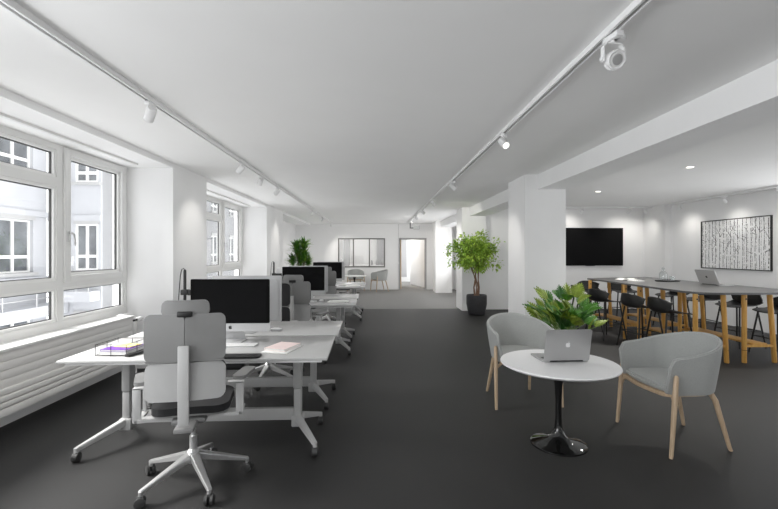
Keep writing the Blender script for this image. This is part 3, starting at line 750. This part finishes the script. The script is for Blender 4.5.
# things on the bar table
r = thing('open_book', 'open white magazine lying on the far end of the bar table', 'magazine', (4.86, 7.95, .97), RAD(-8))
for s in (-1, 1):
    b = bmesh.new(); V = []
    for i in range(9):
        u = i/8; x = s*u*.19; z = .004+.034*math.sin(PI*min(1, u*1.15)*.85)*(1-.5*u)
        V.append([b.verts.new((x, y, zz)) for y in (-.13, .13) for zz in (z, max(.001, z-.012))])
    for i in range(8):
        a_, c_ = V[i], V[i+1]
        for p, q in ((0, 2), (2, 3), (3, 1), (1, 0)): b.faces.new([a_[p], a_[q], c_[q], c_[p]])
    b.faces.new([V[0][k] for k in (0, 1, 3, 2)]); b.faces.new([V[8][k] for k in (0, 2, 3, 1)])
    m = MB(); m._merge(b); m.obj('page', M['paper'], r)
book('magazine', .24, .17, .016, M['paper'], (4.80, 7.62, .97), RAD(20), 'closed white magazine beside the open one on the bar table', 'magazine')
r = thing('tray', 'dark flat tray under the glass carafe on the bar table', 'tray', (5.33, 7.52, .97), RAD(20))
MB().prism(rrect(-.18, .18, -.11, .11, (.02,)*4), 0, .012, .003).obj('tray_base', M['black'], r)
b = MB(); b.tube([(-.18, -.11, .014), (.18, -.11, .014), (.18, .11, .014), (-.18, .11, .014), (-.18, -.11, .014)], .006, 8); b.obj('tray_rim', M['black'], r)
r = thing('carafe', 'clear glass carafe with stopper on the dark tray', 'carafe', (5.28, 7.56, .985))
MB().lathe([(.0, 0), (.062, 0), (.068, .01), (.068, .12), (.055, .15), (.028, .175), (.026, .21), (.032, .225), (.028, .222), (.022, .21), (.024, .18), (.05, .147), (.063, .12), (.063, .015), (0, .008)], seg=28).obj('bottle', M['clear'], r)
MB().lathe([(.02, .215), (.026, .228), (.026, .25), (.0, .256)], seg=18).obj('stopper', M['clear'], r)
for n, (x, y) in enumerate(((5.42, 7.50), (5.46, 7.60))):
    o = MB().lathe([(0, 0), (.03, 0), (.034, .08), (.031, .08), (.028, .005), (0, .005)], seg=20).obj('drinking_glass', M['clear']); o.location = (x, y, .984)
    tag(o, ('clear drinking glass on the dark tray, nearer one', 'clear drinking glass on the dark tray, farther one')[n], 'glass', 'glasses on the tray')

# ------------------------------------------------------------------ television and print
r = thing('television', 'large black flat television on the white wall', 'television', (5.655, 10.98, 1.652))
MB().box(-.885, .885, -.06, -.015, -.497, .497, .006).obj('bezel', M['bezel'], r)
MB().box(-.872, .872, -.0615, -.0595, -.478, .484).obj('screen', M['screen'], r, False)
MB().box(-.3, .3, -.02, 0, -.2, .2).obj('wall_mount', M['black'], r, False)
MB().box(-.12, .12, -.062, -.05, -.508, -.497).obj('sensor', M['black'], r, False)

r = thing('framed_print', 'wide black framed print of bare tree trunks on the right wall', 'picture', (XR, 8.333, 1.672))
hw_, hh = .835, .518
f = MB()
for q in ((-hw_, hw_, hh-.016, hh), (-hw_, hw_, -hh, -hh+.016)): f.box(-.035, 0, q[0], q[1], q[2], q[3])
for q in ((-hw_, -hw_+.016), (hw_-.016, hw_)): f.box(-.035, 0, q[0], q[1], -hh+.016, hh-.016)
f.obj('frame', M['black'], r, False)
MB().box(-.02, -.004, -hw_+.014, hw_-.014, -hh+.014, hh-.014).obj('print', M['canvas'], r, False)
rng = random.Random(11); a = MB(); a.mi = 0
def inkq(y0, z0, y1, z1, w_):
    d = Vector((y1-y0, z1-z0)); n = Vector((-d.y, d.x)).normalized()*w_/2
    lim = lambda y, z: (-.0212, max(-hw_+.017, min(hw_-.017, y)), max(-hh+.017, min(hh-.017, z)))
    a.poly([lim(y0-n.x, z0-n.y), lim(y1-n.x, z1-n.y), lim(y1+n.x, z1+n.y), lim(y0+n.x, z0+n.y)])
NT = 18
for i in range(NT):
    yc = -hw_+.04+(2*hw_-.08)*i/(NT-1)+rng.uniform(-.012, .012); wd = rng.uniform(.026, .044); z = -hh; ph = rng.uniform(0, 6)
    while z < hh:
        dz = rng.uniform(.02, .05)
        for s in (-1, 1):
            y = yc+s*wd/2+.006*math.sin(z*7+ph)
            if rng.random() < (.93 if s > 0 else .6): a.mi = 0 if rng.random() < .85 else 1; inkq(y, z, y+rng.uniform(-.004, .004), z+dz*rng.uniform(.7, 1.), rng.uniform(.009, .018) if s > 0 else rng.uniform(.003, .009))
        if rng.random() < .28: a.mi = 0; y = yc+.006*math.sin(z*7+ph); l_ = rng.uniform(.3, 1)*wd/2; s = rng.choice((-1, 1)); inkq(y+s*wd/2, z, y+s*(wd/2-l_), z+rng.uniform(-.006, .006), rng.uniform(.004, .011))
        z += dz
    a.mi = 0
    for _ in range(2):
        z = rng.uniform(-.2, .3); s = rng.choice((-1, 1)); L = rng.uniform(.08, .16); y = yc; slope = rng.choice((.45, 1.3, 1.6))
        for k in range(6): inkq(y+s*L*k/6, z+slope*L*k/6, y+s*L*(k+rng.uniform(.5, .95))/6, z+slope*L*(k+.8)/6, .012*(1-k/8))
a.obj('tree_drawing', [M['ink'], M['ink2']], r, False)

# ------------------------------------------------------------------ plants
def leaf_quad(mb, p, d, n, L, W, fold=.15, droop=.2):
    d = d.normalized(); s = d.cross(n); s = s.normalized() if s.length > 1e-4 else Vector((1, 0, 0)); n = s.cross(d)
    m1 = p+d*L*.45; e = p+d*L-n*L*droop
    v = [p, m1+s*W/2+n*W*fold, e, m1-s*W/2+n*W*fold]
    mb.append(([p, v[1], e, m1-n*0], )); mb.append(([p, m1, e, v[3]], ))
def build_leaves(name, quads, mats, parent):
    vs, fs, mi = [], [], []
    for q, m_ in quads:
        k = len(vs); vs += [tuple(v) for v in q]; fs.append(tuple(range(k, k+len(q)))); mi.append(m_)
    me = bpy.data.meshes.new(name); me.from_pydata(vs, [], fs)
    for m_ in mats: me.materials.append(m_)
    me.polygons.foreach_set('material_index', mi); me.update()
    o = bpy.data.objects.new(name, me); C.objects.link(o); o.parent = parent; return o
def make_pot(parent, r0, r1, h, m, name='pot'):
    MB().lathe([(r0*.85, 0), (r0, .02), (r1, h*.55), (r1*1.0, h*.92), (r1*.97, h), (r1*.9, h), (r1*.88, h*.9), (0, h*.9)], seg=36).obj(name, m, parent)
    MB().lathe([(r1*.87, h*.905), (r1*.5, h*.925), (0, h*.93)], seg=24).obj('soil', M['soil'], parent)
rng = random.Random(3)
# round-crowned tree
r = thing('potted_tree', 'round-crowned leafy tree in a dark pot by the column', 'potted plant', (2.43, 10.08, 0))
make_pot(r, .20, .245, .48, M['pot'])
tr = MB(); tips = []
for k in range(6):
    a_ = k*1.05; bx_, by_ = .05*math.cos(a_), .05*math.sin(a_); tx, ty = .16*math.cos(a_+.5)-.06, .16*math.sin(a_+.5)
    pts = [(bx_, by_, .43), (bx_*1.3+.02*math.sin(k*2), by_*1.3, .65), (bx_*.8-.02*math.sin(k*2), by_*.9+.01, .85), (tx*.5, ty*.5, 1.05), (tx, ty, 1.35)]
    tr.tube(pts, [.017, .014, .013, .011, .005], 8)
for k in range(26):
    a_ = rng.uniform(0, 2*PI); q = rng.uniform(.25, .48); tr.tube([(.02*math.cos(a_), .02*math.sin(a_), 1.0+rng.uniform(0, .3)), (q*.5*math.cos(a_)-.04, q*.5*math.sin(a_), 1.25+rng.uniform(-.1, .25)), (q*math.cos(a_)-.06, q*math.sin(a_), 1.4+rng.uniform(-.25, .4))], [.008, .005, .003], 6)
tr.obj('trunk', M['bark'], r)
Q = []
cc = Vector((-.06, 0, 1.50))
clumps = []
for k in range(95):
    u = Vector((rng.gauss(0, 1), rng.gauss(0, 1), rng.gauss(0, 1))).normalized()*rng.uniform(.45, 1)
    clumps.append(cc+Vector((u.x*.50, u.y*.46, u.z*.37)))
clumps += [cc+Vector((-.60, 0, .02)), cc+Vector((-.58, -.1, .12)), cc+Vector((-.5, 0, -.22)), cc+Vector((.52, -.05, -.30)), cc+Vector((.48, 0, .22)), cc+Vector((.2, 0, .42)), cc+Vector((-.3, 0, .33))]
for cpt in clumps:
    m_ = rng.choice((0, 0, 0, 1, 1))
    for _ in range(52):
        u = Vector((rng.gauss(0, 1), rng.gauss(0, 1), rng.gauss(0, 1))); p = cpt+u*.055
        d = (u*.5+(p-cc)*.9+Vector((rng.uniform(-.4, .4), rng.uniform(-.4, .4), rng.uniform(-.5, .2)))).normalized()
        n = Vector((rng.uniform(-.6, .6), rng.uniform(-.6, .6), 1)); tmp = []
        leaf_quad(tmp, p, d, n, rng.uniform(.055, .085), rng.uniform(.035, .055))
        for t_ in tmp: Q.append((t_[0], m_ if rng.random() < .8 else 1-m_))
build_leaves('foliage', Q, [M['leafa'], M['leafb']], r)
# broad-leaved plant in front of the column
r = thing('potted_plant', 'bushy broad-leaved green plant in front of the near column', 'potted plant', (2.46, 5.45, 0))
make_pot(r, .15, .19, .34, M['pot'])
Q = []; stm = MB()
def lobed(p, d, up, L, W, m_):
    d = d.normalized(); s = d.cross(up).normalized(); n = s.cross(d)
    NSEG = 9; mid = []
    for i in range(NSEG+1):
        u = i/NSEG; mid.append(p+d*L*u-n*(L*.38*u*u)*.8)
    def halfw(u): return W*.5*math.sin(PI*min(1, (u*.93+.07))**.75)
    for sg in (-1, 1):
        for i in range(NSEG):
            u0, u1 = i/NSEG, (i+1)/NSEG
            w0, w1 = halfw(u0), halfw(u1)
            tip = u0*.35+u1*.65
            # one lobe per segment, reaching out and slightly forward
            q0, q1 = mid[i], mid[i+1]; wl = halfw(tip)
            o0 = q0+s*sg*w0*.42+n*w0*.22; o1 = q1+s*sg*w1*.42+n*w1*.22
            Q.append(([q0, q1, o1, o0], m_))
            fwd = d*L*.07
            e0 = q0.lerp(q1, .25)+s*sg*wl*1.0+fwd+n*wl*.16; e1 = q0.lerp(q1, .8)+s*sg*wl*.96+fwd*1.2+n*wl*.16
            Q.append(([o0, o1, e1, e0], m_))
specs = []
for k in range(58):
    az = rng.uniform(0, 2*PI); el = rng.uniform(.7, 1.38) if k > 8 else rng.uniform(1.1, 1.45)
    specs.append((az, el))
specs += [(2.75, .75), (PI, .55), (3.4, .5), (.2, .6), (-.2, .45), (4.6, .7), (4.9, .9), (4.2, .6), (5.4, .5), (2.2, 1.2), (1.3, 1.45), (3.6, 1.0), (5.6, 1.0), (4.4, 1.2)]
for az, el in specs:
    hl = rng.uniform(.22, .60)*(0.7+.4*math.sin(el)); b0 = Vector((.05*math.cos(az), .05*math.sin(az), .32))
    dr = Vector((math.cos(az)*math.cos(el), math.sin(az)*math.cos(el), math.sin(el)))
    e = b0+dr*hl; mid_ = b0+dr*hl*.5+Vector((0, 0, .05))
    stm.tube([b0, mid_, e], [.006, .005, .004], 6)
    ld = (Vector((math.cos(az), math.sin(az), 0))*rng.uniform(.35, .75)+Vector((rng.uniform(-.3, .3), rng.uniform(-.3, .3), rng.uniform(.35, .9)))).normalized()
    lobed(e, ld, Vector((-math.cos(az)*.6+rng.uniform(-.4, .4), -math.sin(az)*.6-.5+rng.uniform(-.3, .3), .5)), rng.uniform(.20, .29), rng.uniform(.17, .23), rng.choice((0, 1, 1, 2, 2)))
stm.obj('stem', M['stem'], r)
build_leaves('foliage', Q, [M['leafc'], M['leafd'], M['leafe']], r)
r.scale = (.80, .80, .98)
# upright plant at the far left
r = thing('potted_plant', 'tall upright green plant at the far left, behind the screens', 'potted plant', (-2.40, 13.5, 0))
make_pot(r, .18, .22, .42, M['pot'])
Q = []; stm = MB()
for (x, y, zt, L) in ((-.12, 0, 1.62, .40), (.10, .05, 1.70, .40), (.13, -.05, 1.35, .36), (-.26, .05, 1.22, .34), (.0, 0, 1.18, .34), (.22, .08, 1.20, .30), (-.1, .1, 1.4, .34)):
    stm.tube([(x*.3, y*.3, .38), (x*.7, y*.7, zt*.6), (x, y, zt)], [.02, .017, .012], 8)
    for k in range(95):
        az = rng.uniform(0, 2*PI); el = rng.uniform(.25, 1.4); d = Vector((math.cos(az)*math.cos(el), math.sin(az)*math.cos(el), math.sin(el)))
        p = Vector((x, y, zt-.16+.22*rng.random())); tmp = []; m_ = rng.choice((0, 0, 1))
        leaf_quad(tmp, p, d, Vector((0, 0, 1)) if el < 1.1 else Vector((-d.x, -d.y, .4)), L*rng.uniform(.6, 1), .075, .1, .22)
        for t_ in tmp: Q.append((t_[0], m_))
stm.obj('trunk', M['bark'], r)
build_leaves('foliage', Q, [M['leafd'], M['leafb']], r)

# ------------------------------------------------------------------ track lighting
def spot_light(name, loc, target, power, size=70, blend=.8, rad=.03, col=(1, .96, .90)):
    l = bpy.data.lights.new(name, 'SPOT'); l.energy = power; l.spot_size = RAD(size); l.spot_blend = blend; l.shadow_soft_size = rad; l.color = col
    o = bpy.data.objects.new(name, l); C.objects.link(o); o.location = loc
    o.rotation_euler = (Vector(target)-Vector(loc)).to_track_quat('-Z', 'Y').to_euler(); return o
def rail(name, p0, p1, label):
    b = MB(); d = (Vector(p1)-Vector(p0)).normalized(); s = Vector((-d.y, d.x, 0))
    for k in (-1, 1): b.bar(Vector(p0)+s*.018*k, Vector(p1)+s*.018*k, .013, .036)
    b.mi = 1; b.bar(Vector(p0)+Vector((0, 0, .010)), Vector(p1)+Vector((0, 0, .010)), .024, .014)
    return tag(b.obj(name, [M['white'], M['shell']], None, False), label, 'track rail', 'ceiling track rails')
rail('track_rail', (-1.69, -1.5, 2.641), (-1.69, 16.2, 2.641), 'long white ceiling track above the desks on the left')
rail('track_rail', (1.21, -1.5, 2.641), (1.21, 16.0, 2.641), 'long white ceiling track on the right, above the round table')
rail('track_rail', (3.3, 10.45, 2.641), (7.0, 10.45, 2.641), 'short white ceiling track in front of the television wall')
rail('track_rail', (6.93, 5.9, 2.641), (6.93, 10.3, 2.641), 'white ceiling track above the framed tree print')
def make_can(label, aim):
    r = thing('track_spotlight', label, 'spotlight', (0, 0, 0), 0, 'track spotlights')
    b = MB(); b.box(-.02, .02, -.05, .05, -.03, 0, .005); b.tube([(0, 0, -.03), (0, 0, -.07)], .008); b.obj('adapter', M['white'], r)
    d = Vector(aim).normalized(); mxr = T((0, 0, -.085)) @ d.to_track_quat('Z', 'Y').to_matrix().to_4x4()
    b = MB(); b.lathe([(.0, -.055), (.03, -.055), (.036, -.045), (.036, .055), (.032, .06), (.03, .052), (0, .05)], seg=24, mx=mxr); can = b.obj('lamp_head', M['white'], r)
    b = MB(); b.lathe([(.0, .0515), (.027, .0515), (.027, .053), (0, .0535)], seg=20, mx=mxr); b.obj('lens', M['lens'], can)
    return r
can0 = make_can('white track spotlight nearest on the left ceiling track', (-.55, .55, -.62)); can0.location = (-1.69, 3.2, 2.623)
names = ['second', 'third', 'fourth', 'fifth', 'sixth', 'seventh']
for k, y in enumerate((5.3, 6.2, 7.25, 11.3, 13.4, 15.9)):
    dup(can0, 'white track spotlight %s from the near end of the left ceiling track' % names[k], (-1.69, y, 2.623), (.3, -.2, .1, .2, 0, -.6)[k], 'track spotlights')
def make_gimbal(label):
    r = thing('track_spotlight', label, 'spotlight', (0, 0, 0), 0, 'track spotlights')
    b = MB(); b.box(-.022, .022, -.055, .055, -.03, 0, .005); b.tube([(.03, 0, -.03), (.03, 0, -.005)], .035, 20); b.tube([(.0, 0, -.03), (.0, 0, -.045)], .010); b.obj('adapter', M['white'], r)
    b = MB(); W3 = .058
    b.box(-.04, .04, -.012, .012, -.052, -.044); b.bar((-.04, 0, -.048), (-W3, 0, -.068), .024, .005); b.bar((.04, 0, -.048), (W3, 0, -.068), .024, .005)
    for s in (-1, 1): b.box(s*W3-.003, s*W3+.003, -.012, .012, -.145, -.065); b.tube([(s*W3, 0, -.130), (s*(W3+.012), 0, -.130)], .011, 14)
    b.obj('yoke', M['white'], r)
    mxr = T((0, 0, -.128)) @ Vector((0, -.90, -.38)).to_track_quat('Z', 'Y').to_matrix().to_4x4() @ Matrix.Scale(.80, 4)
    b = MB(); b.lathe([(0, -.05), (.03, -.05), (.045, -.035), (.058, .02), (.06, .04), (.056, .045), (.046, .040), (.042, .03), (0, .03)], seg=30, mx=mxr)
    for k in range(9): b.bar(mxr @ Vector((.058*math.cos(k*.22+.7), -.058*math.sin(k*.22+.7), -.01)), mxr @ Vector((.062*math.cos(k*.22+.7), -.062*math.sin(k*.22+.7), .03)), .006, .006)
    h = b.obj('lamp_head', M['white'], r)
    MB().lathe([(0, .0315), (.0445, .0315), (.0445, .041), (.03, .045), (0, .047)], seg=24, mx=mxr).obj('lens', M['frame'], h)
    MB().lathe([(.030, .0455), (.034, .0445), (.034, .0465), (.030, .0475)], seg=24, mx=mxr).obj('reflector_ring', M['shell2'], h)
    return r
gm = make_gimbal('white gimbal spotlight nearest on the right ceiling track, lens facing the viewer'); gm.location = (1.222, 2.13, 2.623); gm.rotation_euler[2] = RAD(8)
dup(can0, 'white track spotlight second along the right ceiling track', (1.21, 3.95, 2.623), 2.6, 'track spotlights')
for k, y in enumerate((6.6, 8.9, 10.8, 12.6, 14.4)):
    dup(can0, 'white track spotlight %s along the right ceiling track' % ('third', 'fourth', 'fifth', 'sixth', 'seventh')[k], (1.21, y, 2.623), (-2.2, -1.8, -2.2, -1.9, -2.3)[k], 'track spotlights')
for k, x in enumerate((5.2, 6.42, 6.83)):
    dup(can0, 'white track spotlight %s from the left above the television wall' % ('first', 'second', 'third')[k], (x, 10.45, 2.623), (-.9, -.3, -1.6)[k], 'track spotlights')
for k, y in enumerate((7.0, 8.15, 9.4)):
    dup(can0, 'white track spotlight %s above the tree print' % ('nearest', 'middle', 'farthest')[k], (6.93, y, 2.623), (-1.9, -2.2, -1.7)[k], 'track spotlights')
for k, (x, y) in enumerate(((4.26, 5.57), (4.22, 7.86))):
    r = thing('downlight', ('round recessed downlight over the near end of the bar table', 'round recessed downlight over the far end of the bar table')[k], 'downlight', (x, y, H), 0, 'downlights')
    MB().lathe([(.0, -.002), (.045, -.002), (.07, -.006), (.072, 0), (0, 0)][::-1], seg=30).obj('trim_ring', M['white'], r)
    MB().lathe([(0, -.006), (.044, -.006), (.044, -.003), (0, -.003)][::-1], seg=24).obj('lens', M['lens'], r)

# lamps: wall washers of the tracks
K = 1.0
for y, tx, ty, tz in ((6.05, -2.63, 6.1, 1.75), (11.2, -2.63, 11.1, 1.75)): spot_light('spot_lamp', (-1.80, y, 2.46), (tx, ty, tz), 16*K, 62)
for y, t, e in ((3.2, (-2.4, 3.9, 0), 25), (7.25, (-2.9, 9.0, .9), 25), (13.4, (-2.6, 14.6, 1.2), 55), (15.9, (-1.0, 17, 1.0), 50)): spot_light('spot_lamp', (-1.78, y, 2.46), t, e*K, 80)
for y, t, e in ((3.95, (1.5, 4.6, 0), 25), (6.5, (2.2, 7.0, 1.0), 25), (8.9, (2.6, 10.98, 1.4), 60), (10.9, (2.2, 11.3, 1.4), 35), (12.6, (.8, 17., 1.2), 60), (14.4, (2.2, 15.6, 1.5), 60)): spot_light('spot_lamp', (1.30, y, 2.46), t, e*K, 85)
for x, t in ((5.2, (4.9, 10.98, 1.8)), (6.42, (6.5, 10.98, 1.6)), (6.83, (6.9, 10.98, 1.3))): spot_light('spot_lamp', (x, 10.36, 2.46), t, (9 if x > 6.6 else 14)*K, 125, 1.)
for y in (7.0, 8.15, 9.4): spot_light('spot_lamp', (6.85, y, 2.46), (7.29, y+.1, 1.4), 11*K, 130, 1.)
for x, y in ((4.26, 5.57), (4.22, 7.86)): spot_light('spot_lamp', (x, y, 2.64), (x, y, 0), 150*K, 125)
def lamp(loc, e, rad=.15):
    l = bpy.data.lights.new('added_lamp', 'POINT'); l.energy = e; l.shadow_soft_size = rad; l.color = (1, .97, .93)
    o = bpy.data.objects.new('added_lamp', l); C.objects.link(o); o.location = loc
lamp((-1.0, YF+2.2, 2.35), 40); lamp((1.45, YF+2.4, 2.35), 25)  # lights without fixtures, added to brighten the rooms beyond

# ------------------------------------------------------------------ daylight
def added_light(loc, rot, sx, sy, rad_, col=(.97, .985, 1)):
    l = bpy.data.lights.new('added_daylight', 'AREA'); l.shape = 'RECTANGLE'; l.size = sx; l.size_y = sy
    l.energy = rad_*PI*sx*sy; l.color = col
    o = bpy.data.objects.new('added_daylight', l); C.objects.link(o); o.location = loc; o.rotation_euler = rot
WS = 1.95
added_light((XW+.03, -.9, 1.62), (PI/2+RAD(15), 0, -PI/2), 5.0, 1.75, 4.5)     # unseen area light added at the left glazing, facing +X
added_light((3.18, 13.5, 1.35), (PI/2+RAD(30), 0, PI/2), 3.6, 2.1, 2.4)         # area light added on the passage wall, facing -X, to lift the far end
wd = bpy.data.worlds.new('World'); sc.world = wd; wd.use_nodes = True
bg = wd.node_tree.nodes['Background']; bg.inputs['Color'].default_value = (.97, .985, 1, 1); 
nt = wd.node_tree; tc = nt.nodes.new('ShaderNodeTexCoord'); sp = nt.nodes.new('ShaderNodeSeparateXYZ'); mr = nt.nodes.new('ShaderNodeMapRange')
mr.inputs['From Min'].default_value = -.12; mr.inputs['From Max'].default_value = -.02; mr.inputs['To Min'].default_value = WS*1.7; mr.inputs['To Max'].default_value = WS   # sunlit ground below the horizon, brightened to lift the ceiling
nt.links.new(tc.outputs['Generated'], sp.inputs[0]); nt.links.new(sp.outputs['Z'], mr.inputs['Value']); nt.links.new(mr.outputs[0], bg.inputs['Strength'])

sun = bpy.data.lights.new('hazy_sun', 'SUN'); sun.energy = 14.0; sun.angle = RAD(32); sun.color = (1, .985, .96)
so = bpy.data.objects.new('hazy_sun', sun); C.objects.link(so); so.rotation_euler = Vector((.75, .02, -.66)).to_track_quat('-Z', 'Y').to_euler()

# ------------------------------------------------------------------ camera
cam = bpy.data.cameras.new('Camera'); co = bpy.data.objects.new('Camera', cam); C.objects.link(co); sc.camera = co
cam.sensor_fit = 'HORIZONTAL'; cam.sensor_width = 36; cam.lens = 36*420/778
cam.shift_x = 0; cam.shift_y = -2/778
co.location = (0, 0, 1.5); co.rotation_euler = (PI/2, 0, -math.atan(13/420)); cam.clip_start = .05; cam.clip_end = 200

vs_ = sc.view_settings; sc.display_settings.display_device = 'sRGB'
vs_.view_transform = 'Standard'; vs_.look = 'None'; vs_.exposure = 0.03; vs_.gamma = 1; vs_.use_curve_mapping = False
sc.cycles.max_bounces = 12; sc.cycles.diffuse_bounces = 8; sc.cycles.glossy_bounces = 4; sc.cycles.transparent_max_bounces = 16
sc.cycles.use_fast_gi = True; sc.cycles.fast_gi_method = 'ADD'; wd.light_settings.ao_factor = .155; wd.light_settings.distance = 1.2
sc.cycles.use_denoising = True; sc.cycles.sample_clamp_indirect = 6; sc.cycles.caustics_reflective = False; sc.cycles.caustics_refractive = False
